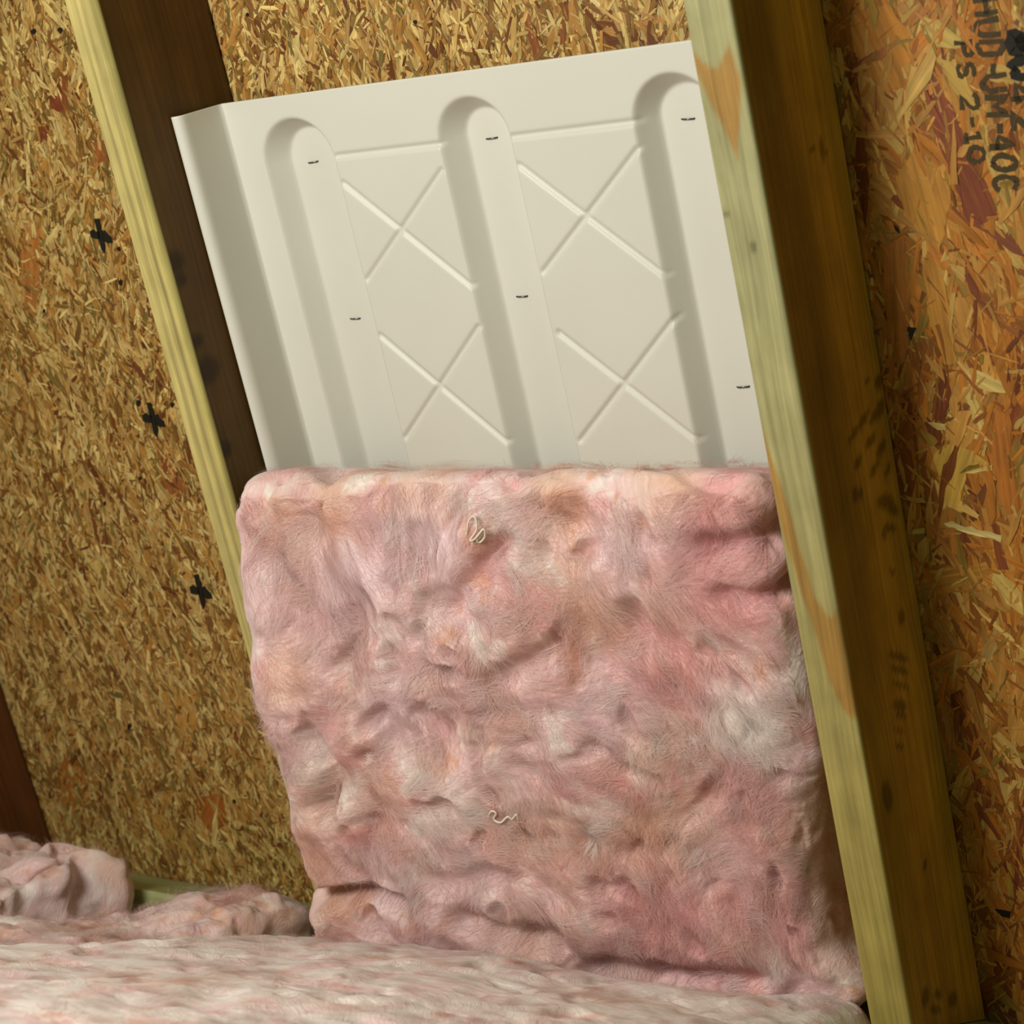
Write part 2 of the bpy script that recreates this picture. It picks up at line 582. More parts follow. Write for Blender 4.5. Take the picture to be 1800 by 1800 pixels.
# printed marks -----------------------------------------------------------
def ink_poly(name, pts, parent, mat, z=0.0023):
    P = np.array([(p[0], p[1], z) for p in pts])
    n = len(P)
    lo = P.copy()
    lo[:, 2] -= 0.0012
    k = np.arange(n)
    k2 = (k + 1) % n
    ctr = P.mean(0)
    V = np.vstack([P, lo, ctr])
    me = make_mesh(name, V, [np.stack([k, k2, np.full(n, 2 * n)], 1), np.stack([k, n + k, n + k2, k2], 1)])
    return add_obj(name, me, mat, parent)


def ribbon(pts, w, closed=False, z=0.0020, jit=0.0004):
    """polyline in (a,b) -> ribbon verts/faces"""
    P = np.array(pts, float)
    n = len(P)
    if closed:
        T = np.roll(P, -1, 0) - np.roll(P, 1, 0)
    else:
        T = np.gradient(P, axis=0)
    T /= np.linalg.norm(T, axis=1)[:, None] + 1e-9
    Nn = np.stack([-T[:, 1], T[:, 0]], 1)
    ww = w / 2 * (1 + 0.25 * np.array([random.uniform(-1, 1) for _ in range(n)]))[:, None]
    L, R_ = P + Nn * ww, P - Nn * ww
    V = np.concatenate([np.c_[L, np.full(n, z)], np.c_[R_, np.full(n, z)]])
    V = np.concatenate([V, V - np.array([0, 0, 0.0004])])
    F = []
    m = n if closed else n - 1
    for i in range(m):
        j = (i + 1) % n
        F.append((i, j, n + j, n + i))
        F.append((i, 2 * n + i, 2 * n + j, j))
        F.append((n + i, n + j, 3 * n + j, 3 * n + i))
    return V, np.array(F)


for cx, cy, lab in [(178, 410, 0), (270, 733, 1), (353, 1035, 2)]:
    p = deck_pt(cx, cy, 0)
    q = lambda dx, dy: deck_pt(cx + dx * 1.12, cy + dy * 1.12, 0)[:2]
    bar = [q(-9, -23), q(-2, -24), q(4, -4), q(9, 20), q(7, 31), q(2, 24), q(-4, -2)]
    ink_poly('nailing_mark', bar, deck_fine, MAT_INK)
    ink_poly('nailing_mark', [q(-16, -4), q(-11, -7), q(-6, -3), q(-1, -5), q(1, 8), q(-6, 8), q(-14, 6)], deck_fine, MAT_INK)
    ink_poly('nailing_mark', [q(4, -4), q(8, -6), q(12, 1), q(18, 6), q(20, 14), q(12, 15), q(5, 10)], deck_fine, MAT_INK)
for hx, hy, r in [(211, 437, 4), (245, 707, 5), (214, 495, 5), (248, 840, 3), (186, 884, 3), (79, 546, 3), (305, 711, 4), (108, 53, 5),
                  (61, 55, 5), (413, 1407, 4), (229, 1275, 5), (437, 25, 3), (732, 38, 4)]:
    ink_poly('dark_knot', [deck_pt(hx + r * (.55 + .5 * random.random()) * math.cos(t), hy + r * 1.2 * (.6 + .6 * random.random()) * math.sin(t))[:2]
                           for t in np.linspace(0, -2 * math.pi, 9)[:-1]], deck_fine, MAT_INK, z=0.0021)
for pts in [[(1596, 574), (1612, 575), (1602, 598)], [(1572, 394), (1580, 400), (1584, 410), (1576, 404)], [(1750, 1596), (1778, 1600), (1776, 1612), (1762, 1608)]]:
    ink_poly('dark_knot', [deck_pt(*p)[:2] for p in pts[::-1]], deck_coarse, MAT_INK, z=0.0023)

# lettering: stroke font, letter tops to the right (text runs down the sheet)
GLY = {
    'H': [[(0, 0), (0, 1)], [(.6, 0), (.6, 1)], [(0, .5), (.6, .5)]],
    'U': [[(0, 1), (0, .25), (.12, .04), (.3, 0), (.48, .04), (.6, .25), (.6, 1)]],
    'D': [[(0, 0), (0, 1), (.3, 1), (.52, .85), (.6, .5), (.52, .15), (.3, 0), (0, 0)]],
    '-': [[(.05, .5), (.5, .5)]],
    'M': [[(0, 0), (0, 1), (.4, .35), (.8, 1), (.8, 0)]],
    '4': [[(.45, 0), (.45, 1), (0, .35), (.62, .35)]],
    '0': [[(.3, 0), (.1, .1), (0, .35), (0, .65), (.1, .9), (.3, 1), (.5, .9), (.6, .65), (.6, .35), (.5, .1), (.3, 0)]],
    'C': [[(.6, .8), (.45, .97), (.25, 1), (.08, .85), (0, .5), (.08, .15), (.25, 0), (.45, .03), (.6, .2)]],
    'P': [[(0, 0), (0, 1), (.4, 1), (.58, .88), (.58, .62), (.4, .5), (0, .5)]],
    'S': [[(.58, .85), (.4, 1), (.15, .97), (.02, .8), (.08, .6), (.3, .5), (.52, .4), (.6, .2), (.45, .03), (.18, 0), (0, .15)]],
    '2': [[(0, .8), (.12, .97), (.35, 1), (.55, .88), (.58, .68), (.4, .4), (0, 0), (.6, 0)]],
    '1': [[(.05, .75), (.3, 1), (.3, 0)], [(.05, 0), (.55, 0)]],
    '8': [[(.3, .52), (.08, .65), (.08, .9), (.3, 1), (.52, .9), (.52, .65), (.3, .52), (.02, .38), (.02, .1), (.3, 0), (.58, .1), (.58, .38), (.3, .52)]],
}


def text_line(s, p0, p1, height_px, w, mat, name):
    """p0,p1 in photo pixels on the deck: baseline start and end; tops towards +a"""
    A = deck_pt(*p0)[:2]
    B = deck_pt(*p1)[:2]
    d = B - A
    tot = sum({'-': .6, ' ': .45, 'M': 1.1, '1': .75}.get(ch, .9) for ch in s)
    u = d / tot
    hgt = np.linalg.norm(deck_pt(p0[0] + height_px, p0[1] - height_px * .13)[:2] - A)
    nrm = np.array([-d[1], d[0]]) / np.linalg.norm(d) * hgt
    x = 0
    for ch in s:
        adv = {'-': .6, ' ': .45, 'M': 1.1, '1': .75}.get(ch, .9)
        if ch != ' ':
            VV, FF, n0 = [], [], 0
            for st in GLY[ch]:
                pts = []
                for k in range(len(st) - 1):
                    for t in (0, .5):
                        gx = st[k][0] * (1 - t) + st[k + 1][0] * t
                        gy = st[k][1] * (1 - t) + st[k + 1][1] * t
                        pts.append(A + u * (x + gx) + nrm * gy)
                pts.append(A + u * (x + st[-1][0]) + nrm * st[-1][1])
                pts = [p + np.array([random.gauss(0, .0005), random.gauss(0, .0005)]) for p in pts]
                v, f = ribbon(pts, w)
                VV.append(v)
                FF.append(f + n0)
                n0 += len(v)
            add_obj(name, make_mesh(name, np.concatenate(VV), np.concatenate(FF)), mat, deck_coarse)
        x += adv


text_line('PS 2-10', (1680, 74), (1706, 296), 28, .0032, MAT_INK_SOFT, 'stamped_letter')
text_line('HUD-UM-40C', (1712, 0), (1752, 345), 42, .0042, MAT_INK_SOFT, 'stamped_letter')
text_line('80', (1776, 60), (1782, 150), 40, .008, MAT_INK, 'stamped_letter')
text_line('42', (1772, 150), (1790, 245), 40, .0045, MAT_INK_SOFT, 'stamped_letter')

# ------------------------------------------------------------------ top plate and floor
Z_PLATE = -0.484


def lumber_box(name, lo, hi, axis, colf, seed):
    """bevelled board with dense faces; coordinates local, colour from colf(along, across, face)"""
    lo, hi = np.array(lo, float), np.array(hi, float)
    oth = [i for i in range(3) if i != axis]
    w, h = hi[oth[0]] - lo[oth[0]], hi[oth[1]] - lo[oth[1]]
    r = 0.0028
    per = []

    def seg(p, q, face, n):
        for t in np.linspace(0, 1, n, endpoint=False):
            per.append((p[0] + (q[0] - p[0]) * t, p[1] + (q[1] - p[1]) * t, face))

    def arc(cx, cy, a0, face):
        for t in np.linspace(0, 1, 4, endpoint=False):
            an = a0 + t * math.pi / 2
            per.append((cx + r * math.cos(an), cy + r * math.sin(an), face))
    st = 0.002
    seg((r, 0), (w - r, 0), 0, max(2, int(w / st)))
    arc(w - r, r, -math.pi / 2, 1)
    seg((w, r), (w, h - r), 1, max(2, int(h / st)))
    arc(w - r, h - r, 0, 2)
    seg((w - r, h), (r, h), 2, max(2, int(w / st)))
    arc(r, h - r, math.pi / 2, 2)
    seg((0, h - r), (0, r), 3, max(2, int(h / st)))
    arc(r, r, math.pi, 0)
    per = np.array(per)
    Ln = hi[axis] - lo[axis]
    ns = max(8, int(Ln / 0.004))
    s = np.linspace(0, Ln, ns)
    m = len(per)
    P = np.zeros((ns, m, 3))
    P[:, :, axis] = lo[axis] + s[:, None]
    P[:, :, oth[0]] = lo[oth[0]] + per[None, :, 0]
    P[:, :, oth[1]] = lo[oth[1]] + per[None, :, 1]
    i = np.arange(ns - 1)[:, None] * m + np.arange(m)[None]
    j = np.arange(ns - 1)[:, None] * m + ((np.arange(m) + 1) % m)[None]
    F = np.stack([i, j, j + m, i + m], 2).reshape(-1, 4)
    V = P.reshape(-1, 3)
    nv = len(V)
    V = np.vstack([V, P[0].mean(0), P[-1].mean(0)])
    k = np.arange(m)
    k2 = (k + 1) % m
    T0 = np.stack([k2, k, np.full(m, nv)], 1)
    T1 = np.stack([k + (ns - 1) * m, k2 + (ns - 1) * m, np.full(m, nv + 1)], 1)
    fl = axis == 1
    if fl:
        F, T0, T1 = F[:, ::-1], T0[:, ::-1], T1[:, ::-1]
    along = np.r_[np.repeat(s, m), 0, Ln]
    pu = np.r_[np.tile(per[:, 0], ns), w / 2, w / 2]
    pv = np.r_[np.tile(per[:, 1], ns), h / 2, h / 2]
    fc = np.r_[np.tile(per[:, 2], ns), 4, 4]
    cols = colf(along, pu, pv, fc, V)
    wob = 0.004 * noise(np.stack([along * 6 + seed, along * 0 + seed, along * 0], 1))
    guv = np.stack([along + seed * 3.1, pu + wob + seed, pv + wob + (fc == 1) * .7], 1)
    return V, [F, T0, T1], cols, guv


def plate_col(al, u, v, fc, V):
    n = fbm(np.stack([al * 3, u * 60, v * 60], 1), 3)
    return np.clip(srgb(168, 172, 120)[None] * (1 + 0.3 * n)[:, None], 0, 1)


V, F, Cc, G = lumber_box('trim', (-1.9, 0.15, Z_PLATE - 0.038), (0.55, 0.272, Z_PLATE), 0, plate_col, 2.2)
plate = add_obj('trim_1', make_mesh('trim_1', V, F, Cc, G, smooth=True), MAT_LUMBER)
tag(plate, 'pale greenish lumber wall plate running along the eave under the rafters', kind='structure')
Z_FLOOR = -0.665
fl = add_obj('floor', box_mesh('floor', (-1.95, -2.2, Z_FLOOR - 0.016), (0.9, 0.272, Z_FLOOR)), MAT_FLOOR)
tag(fl, 'attic floor boards under the pink insulation', kind='structure')
wall = add_obj('wall_eave', box_mesh('wall_eave', (-1.9, 0.16, Z_FLOOR), (0.55, 0.27, Z_PLATE - 0.038)), MAT_FLOOR)
tag(wall, 'low wall under the eave plate behind the insulation', kind='structure')


# ------------------------------------------------------------------ rafters
def poly_soft(x, y, poly, w):
    poly = np.asarray(poly, float)
    best = np.full(len(x), 9.)
    for k in range(len(poly)):
        p, q = poly[k], poly[(k + 1) % len(poly)]
        d = q - p
        t = np.clip(((x - p[0]) * d[0] + (y - p[1]) * d[1]) / (d @ d + 1e-12), 0, 1)
        best = np.minimum(best, np.hypot(x - p[0] - t * d[0], y - p[1] - t * d[1]))
    sd = np.where(in_poly(x, y, poly), best, -best)
    return sm(sd, -w, w)


def px_poly(poly, c):
    return np.array([deck_pt(x, y, c)[:2] for x, y in poly])


HEART1 = px_poly([(1214, 84), (1238, 112), (1262, 122), (1282, 78), (1292, 105), (1302, 140), (1297, 282), (1290, 264), (1262, 208), (1236, 152), (1219, 118)], RD)
HEART2 = px_poly([(1326, 700), (1340, 752), (1357, 807), (1383, 883), (1403, 950), (1417, 1000), (1433, 1050), (1453, 1082), (1462, 1086), (1470, 1070), (1480, 1110),
                  (1490, 1170), (1500, 1210), (1506, 1262), (1496, 1262), (1483, 1247), (1473, 1227), (1460, 1200), (1447, 1160), (1427, 1093), (1403, 1027),
                  (1387, 967), (1367, 910), (1350, 827), (1333, 742)], RD)
# dark smudges and stamp bars on the right side face of the right rafter: (x, y, half length, half width, tilt)
SMUDGE = [(1518, 738, 26, 7, .45), (1535, 735, 20, 6, .4), (1530, 775, 20, 8, .4), (1548, 790, 22, 7, .35), (1508, 812, 18, 7, .3), (1538, 822, 22, 6, .45),
          (1560, 828, 16, 4, .35), (1545, 722, 24, 8, .35), (1500, 765, 24, 6, .5), (1503, 870, 18, 6, 0), (1512, 868, 16, 6, 0), (1556, 882, 15, 18, 0), (1570, 895, 10, 16, .9),
          (1563, 928, 8, 14, 0), (1554, 940, 9, 5, 0), (1585, 1085, 16, 7, 0), (1568, 1005, 6, 6, .5), (1524, 670, 10, 4, .3), (1545, 670, 16, 8, .2),
          (1580, 1155, 8, 20, .3), (1582, 1178, 7, 18, .3), (1584, 1205, 5, 16, .3), (1582, 1240, 12, 14, .2), (1584, 1258, 6, 12, .2), (1582, 1285, 4, 12, .3), (1582, 1312, 6, 10, .3),
          (1627, 1752, 20, 7, .05), (1649, 1748, 11, 8, -.1), (1674, 1757, 16, 9, .05), (1645, 1775, 10, 12, .3),
          (1445, 262, 26, 5, -.12), (1450, 265, 10, 4, -.8), (1428, 262, 8, 6, .4), (1626, 1520, 14, 4, .1), (1560, 1400, 30, 10, -.12)]


def right_col(al, u, v, fc, V):
    a, b, c = V[:, 0], V[:, 1], V[:, 2]
    # narrow edge face (c = RD)
    n1 = fbm(np.stack([b * 3, a * 70, c * 0], 1), 4)
    n2 = fbm(np.stack([b * 14 + 5, a * 60, c * 0 + 3], 1), 3)
    t = sm(b, -0.45, 0.25)[:, None]
    edge = srgb(176, 158, 86)[None] * (1 - t) + srgb(166, 162, 118)[None] * t
    edge = edge * (1 + 0.16 * n1 + 0.10 * n2)[:, None]
    wig = 0.0012 * noise(np.stack([b * 40, a * 40, b * 0], 1))
    hm = np.maximum(poly_soft(a + wig, b, HEART1, .0022), poly_soft(a + wig, b, HEART2, .0018)) * .85
    edge = edge * (1 - hm)[:, None] + (srgb(168, 124, 58)[None] * (1 + 0.15 * n1)[:, None]) * hm[:, None]
    for kx, ky, kr in [(1324, 434, .0035), (1276, 376, .003)]:
        k = deck_pt(kx, ky, RD)
        d = np.hypot(a - k[0], (b - k[1]) * .8)
        edge = edge * (1 - 0.45 * (1 - sm(d, kr * .5, kr * 1.3)))[:, None]
    # wide side face (a = 0)
    m1 = fbm(np.stack([b * 2.2, c * 38, c * 0 + 7], 1), 4)
    m2 = fbm(np.stack([b * 9, c * 30, c * 0 + 1], 1), 3)
    side = srgb(172, 130, 46)[None] * (1 + 0.35 * m1 + 0.18 * m2)[:, None]
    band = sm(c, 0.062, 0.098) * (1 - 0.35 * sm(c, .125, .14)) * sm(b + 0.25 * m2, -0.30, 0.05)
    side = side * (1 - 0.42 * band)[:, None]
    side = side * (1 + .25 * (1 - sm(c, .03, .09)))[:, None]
    grn = sm(noise(np.stack([b * 4, c * 14, c * 0 + 9], 1)), .1, .6)[:, None] * .5
    side = side * (1 - grn) + side * grn * np.array([.72, .85, .6])
    st = np.zeros(len(a))
    for sx, sy, hl, hw, tl in SMUDGE:
        p = side_pt(sx, sy, 0.0)
        e1 = side_pt(sx - hl * math.sin(tl), sy + hl * math.cos(tl), 0.0) - p
        e2 = side_pt(sx + hw * math.cos(tl), sy + hw * math.sin(tl), 0.0) - p
        Mx = np.linalg.inv(np.array([[e1[1], e2[1]], [e1[2], e2[2]]]))
        q = Mx @ np.stack([b - p[1], c - p[2]])
        st = np.maximum(st, 1 - sm(np.hypot(q[0], q[1]) + .25 * m2, 0.55, 1.15))
    side = side * (1 - 0.55 * st)[:, None]
    is_edge = ((fc == 2)).astype(float)[:, None]
    return np.clip(edge * is_edge + side * (1 - is_edge), 0.002, 1)


def left_col(al, u, v, fc, V):
    a, b, c = V[:, 0], V[:, 1], V[:, 2]
    x = (a + S + RW) / RW
    w = x + 0.10 * noise(np.stack([b * 5, a * 0, a * 0 + 2], 1)) + 0.05 * noise(np.stack([b * 16, a * 0, a * 0 + 4], 1)) + .18 * b
    ring = 0.5 + 0.5 * np.sin((w * 3.1 + .15) * 2 * math.pi)
    ring = ring ** 1.5 * sm(x, .18, .4)
    n1 = fbm(np.stack([b * 5, a * 90, c * 0], 1), 4)
    edge = srgb(194, 178, 114)[None] * (1 + 0.12 * n1)[:, None] * (1 - 0.36 * ring)[:, None]
    g = sm(x, 0.7, 1.0)[:, None] * .5
    edge = edge * (1 - g) + edge * g * np.array([.72, .8, .5])
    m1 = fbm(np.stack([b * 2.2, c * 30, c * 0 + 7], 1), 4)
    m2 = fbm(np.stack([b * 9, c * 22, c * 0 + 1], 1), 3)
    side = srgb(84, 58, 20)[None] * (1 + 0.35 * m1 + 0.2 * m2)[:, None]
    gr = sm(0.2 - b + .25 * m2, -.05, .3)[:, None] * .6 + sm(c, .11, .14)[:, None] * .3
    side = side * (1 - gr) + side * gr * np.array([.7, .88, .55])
    kn = np.zeros(len(a))
    for sx, sy, r in [(305, 462, 14), (318, 492, 8), (365, 650, 16), (345, 600, 9), (395, 790, 10)]:
        p = side_pt(sx, sy, -S)
        d = np.hypot((b - p[1]), (c - p[2]) * .8) / (r * .0008)
        kn = np.maximum(kn, 1 - sm(d + .3 * m2, .5, 1.4))
    side = side * (1 - .6 * kn)[:, None]
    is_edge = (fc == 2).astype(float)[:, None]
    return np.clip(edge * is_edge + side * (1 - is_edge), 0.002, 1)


def far_col(al, u, v, fc, V):
    n = fbm(np.stack([V[:, 1] * 3, V[:, 0] * 60, V[:, 2] * 40], 1), 3)
    e = srgb(190, 170, 100)[None] * (1 + .15 * n)[:, None]
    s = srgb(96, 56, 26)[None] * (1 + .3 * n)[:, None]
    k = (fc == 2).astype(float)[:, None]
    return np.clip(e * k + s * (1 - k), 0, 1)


def rafter(a1, colf, seed, label):
    b_lo = (Z_PLATE + 0.001) / SP
    V, F, Cc, G = lumber_box('rafter', (a1 - RW, b_lo, 0.0035), (a1, B_TOP - 0.02, RD), 1, colf, seed)
    # seat cut: foot sits flat on the wall plate; c further out = further down the slope
    t = np.clip((B_TOP - V[:, 1]) / (B_TOP - b_lo), 0, 1)
    foot = (Z_PLATE + 0.001 + CP * V[:, 2]) / SP
    V2 = V.copy()
    V2[:, 1] = np.where(V[:, 1] < foot, foot, V[:, 1])
    o = add_obj('rafter', make_mesh('rafter', V2, F, Cc, G, smooth=True), MAT_LUMBER, roof=True)
    tag(o, label, 'rafter', 'rafters carrying the roof sheathing')
    return o


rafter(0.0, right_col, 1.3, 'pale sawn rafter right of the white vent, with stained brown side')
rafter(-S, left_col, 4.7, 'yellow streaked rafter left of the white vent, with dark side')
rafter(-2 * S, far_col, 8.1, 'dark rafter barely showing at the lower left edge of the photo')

# ------------------------------------------------------------------ foam vent
H = 0.027
VB0, VB1 = -0.16, 0.338
CH_C = [-0.5280, -0.3295, -0.1310]
CH_FLOOR = [0.0275, 0.0220, 0.0255]
CH_TOP = [0.0430, 0.0390, 0.0400]
CH_END = [0.2755, 0.2790, 0.2765]
GROOVES = []
for p0, p1 in [((603, 322), (828, 503)), ((645, 492), (775, 300)), ((668, 590), (890, 777)), ((712, 770), (840, 575)),
               ((912, 290), (1168, 485)), ((955, 478), (1120, 262)), ((982, 585), (1225, 775)), ((1020, 775), (1185, 560)),
               ((592, 275), (772, 254)), ((900, 241), (1118, 214))]:
    GROOVES.append((deck_pt(*p0, H)[:2], deck_pt(*p1, H)[:2]))


def vent_h(a, b):
    h = np.full(a.shape, H)
    for (p, q) in GROOVES:
        d = q - p
        L2 = d @ d
        t = np.clip(((a - p[0]) * d[0] + (b - p[1]) * d[1]) / L2, 0, 1)
        dist = np.hypot(a - p[0] - t * d[0], b - p[1] - t * d[1])
        h = np.minimum(h, H - 0.0030 * (1 - sm(dist, 0.0004, 0.0040)))
    for cc, fr, tr, be in zip(CH_C, CH_FLOOR, CH_TOP, CH_END):
        dist = np.hypot(a - cc, np.maximum(b - be, 0) * 1.0)
        t = np.clip((dist - fr) / (tr - fr), 0, 1)
        k = 0.16
        tt = np.where(t < k, t * t / (2 * k), np.where(t > 1 - k, 1 - k - (1 - t) ** 2 / (2 * k), t - k / 2)) / (1 - k)
        h = np.minimum(h, 0.0026 + (H - 0.0026) * tt + (h - H) * tt)
    return h


na, nb = 330, 285
A0, A1 = -0.6035, -0.0425
aa = np.linspace(A0, A1, na)
bb = np.linspace(VB0, VB1, nb)
AA, BB = np.meshgrid(aa, bb, indexing='ij')
HH = vent_h(AA, BB)
body = np.stack([AA, BB, HH], 2)
# side flanges turned out along the rafter faces
NF = 14


def flange(a_edge, sgn, reach):
    """wall turned out along the rafter face, with a rolled lip leaning back on to the rafter"""
    path = [(0.0, .006), (-.0008, .016), (-.0016, .028), (-.0024, .040), (-.0032, .050), (-.0036, reach - .008),
            (-.0028, reach - .0045), (-.0008, reach - .0022), (.0020, reach - .0008), (.0044, reach)]
    rows = []
    for off, z in path:
        t = z / reach
        fade = 1 - .35 * sm(-bb, -.30, 0.05) * (off > -.0030) * (z > .05)
        rows.append(np.stack([a_edge + sgn * off * fade, bb + 0.003 * t * (bb - VB0) / (VB1 - VB0), np.full(nb, H + z)], 1))
    return rows


left = flange(A0, -1, 0.063)[::-1]
right = flange(A1, 1, 0.055)
G3 = np.concatenate([np.array(left), body, np.array(right)], 0)
nt_ = G3.shape[0]
me = make_mesh('rafter_vent', G3.reshape(-1, 3), grid_faces(nt_, nb), smooth=True)
vent = add_obj('rafter_vent', me, MAT_FOAM, roof=True)
sd = vent.modifiers.new('thickness', 'SOLIDIFY')
sd.thickness = 0.0018
sd.offset = -1
tag(vent, 'white moulded foam rafter vent with three channels and embossed crosses', 'rafter vent')

# staples through the vent into the deck
for sx, sy, ang, lab in [(550, 285, .06, 'staple at the upper end of the leftmost vent channel'),
                         (864, 243, .03, 'staple at the upper end of the middle vent channel'),
                         (1209, 209, -.05, 'staple at the upper end of the vent channel beside the right rafter'),
                         (624, 560, .0, 'lower staple in the leftmost vent channel'),
                         (917, 521, .0, 'lower staple in the middle vent channel'),
                         (1306, 680, .05, 'lower staple in the vent channel beside the right rafter')]:
    p = deck_pt(sx, sy, 0.0034)
    w, r = 0.0058, 0.00075
    prof = [(-w, -.0024), (-w, -.0003), (-w * .85, .0007), (w * .85, .0007), (w, -.0003), (w, -.0024)]
    n = 6
    V, F = [], []
    for i, (x, z) in enumerate(prof):
        for k in range(n):
            t = 2 * math.pi * k / n
            if i in (0, 1):
                V.append((x + r * math.cos(t), r * math.sin(t), z))
            elif i in (4, 5):
                V.append((x - r * math.cos(t), r * math.sin(t), z))
            else:
                V.append((x, r * math.sin(t), z + r * math.cos(t)))
    for i in range(len(prof) - 1):
        for k in range(n):
            F.append((i * n + k, i * n + (k + 1) % n, (i + 1) * n + (k + 1) % n, (i + 1) * n + k))
    o = add_obj('staple', make_mesh('staple', V, np.array(F), smooth=True), MAT_STEEL)
    o.matrix_world = ROOF @ Matrix.Translation(p) @ Matrix.Rotation(ang, 4, 'Z')
    tag(o, lab, 'staple', 'staples holding the foam vent')

# ------------------------------------------------------------------ insulation
PINK, PEACH, WHITE, ROSE, TANW = srgb(243, 212, 213), srgb(238, 202, 184), srgb(249, 240, 235), srgb(234, 180, 178), srgb(222, 168, 138)


def streaks(q, seed, f_long, f_cross):
    """curving streaks: stretched noise in a warped domain, two directions blended"""
    wx = np.stack([noise(q * 6 + 1.7 + seed), noise(q * 6 + 5.1 + seed), noise(q * 6 + 9.3)], 1) * 0.06
    q = q + wx
    s1 = fbm(q * np.array([f_long, f_cross, f_cross * .6]), 3)
    s2 = fbm(q * np.array([f_cross, f_long, f_cross * .6]) + 31.0, 3)
    m = sm(noise(q * 5 + 13 + seed), -.25, .25)
    return s1 * m + s2 * (1 - m)


BLOBS = []          # (point, radius, colour, strength): uneven colour patches of the standing batt


def wool_col(P, seed, white=0.0, warm=0.0):
    q = P + seed
    n1 = fbm(q * 9, 4)
    n2 = fbm(q * 17 + 9.1, 4, .62)
    n3 = fbm(q * 22 + 3.3, 4, .62)
    n4 = fbm(q * 26 + 41.3, 4, .62)
    st = streaks(q, 2.0, 14, 75)
    c = np.repeat(PINK[None], len(P), 0)
    w = sm(n1 + warm, -0.10, 0.45)[:, None] * .8
    c = c * (1 - w) + PEACH * w
    w = sm(n2 + .3 * st, 0.06, 0.4)[:, None] * .75
    c = c * (1 - w) + ROSE * w
    w = sm(n4 + .35 * st + warm, 0.20, 0.48)[:, None] * .8
    c = c * (1 - w) + TANW * w
    w = sm(n3 + white - .35 * st, 0.06, 0.42)[:, None] * .85
    c = c * (1 - w) + WHITE * w
    for (ba, bb_), r, bc, k in BLOBS:
        d = np.hypot(P[:, 0] - ba, P[:, 1] - bb_) / r + .45 * n2
        w = (k * (1 - sm(d, .3, 1.1)))[:, None]
        c = c * (1 - w) + bc * w
    return c * (1 + .10 * st)[:, None]


def wool_disp(P, seed, amp=1.0):
    """lumpy, wispy relief of glass wool, metres"""
    q = P + seed
    wx = np.stack([noise(q * 8 + 1.7), noise(q * 8 + 5.1), noise(q * 8 + 9.3)], 1) * 0.035
    q2 = q + wx
    big = noise(q2 * 7.0) * 0.009
    mid = noise(q2 * 19.0 + 3) * 0.0060
    sml = noise(q2 * 42.0 + 8) * 0.0026
    stk = streaks(q, seed, 12, 60) * 0.0026
    pit = -sm(noise(q2 * 21 + 21), 0.28, 0.80) * 0.0150
    fine = fbm(q2 * 95, 3, .7) * 0.0014
    pit = pit - sm(noise(q2 * 37 + 51), 0.34, 0.78) * 0.0090
    return amp * (big + mid + sml + stk + pit + fine)


def wool_box(lo, hi, rad, step, warp, seed, amp=1.0, faces='+z-x+x-y+y', extra=None, fold=None):
    """rounded box (local z = thickness, outward), displaced along its normals"""
    lo, hi = np.array(lo, float), np.array(hi, float)
    ctr, half = (lo + hi) / 2, (hi - lo) / 2
    out = []
    Vs, Fs, base = [], [], 0
    for k in range(0, len(faces), 2):
        s = 1 if faces[k] == '+' else -1
        ax = 'xyz'.index(faces[k + 1])
        o1, o2 = [(1, 2), (2, 0), (0, 1)][ax]
        st = step if ax == 2 else step * 1.6
        n1, n2 = int(2 * half[o1] / st) + 2, int(2 * half[o2] / st) + 2
        U, W = np.meshgrid(np.linspace(-1, 1, n1), np.linspace(-1, 1, n2), indexing='ij')
        P = np.zeros((n1 * n2, 3))
        P[:, o1] = U.ravel() * half[o1]
        P[:, o2] = W.ravel() * half[o2]
        P[:, ax] = s * half[ax]
        inner = np.clip(P, -(half - rad), half - rad)
        d = P - inner
        nrm = d / np.linalg.norm(d, axis=1)[:, None]
        Q = inner + rad * nrm + ctr
        ef = 0.35 + 0.65 * sm(nrm[:, 2], .3, .9)
        Q = Q + nrm * (ef * wool_disp(Q, seed, amp))[:, None]
        if extra is not None:
            Q = Q + nrm * extra(Q)[:, None]
        Q = warp(Q)
        Vs.append(Q)
        Fs.append(grid_faces(n1, n2, base, flip=(s < 0)))
        out.append((base, n1, n2))
        base += n1 * n2
    return np.concatenate(Vs), Fs, out


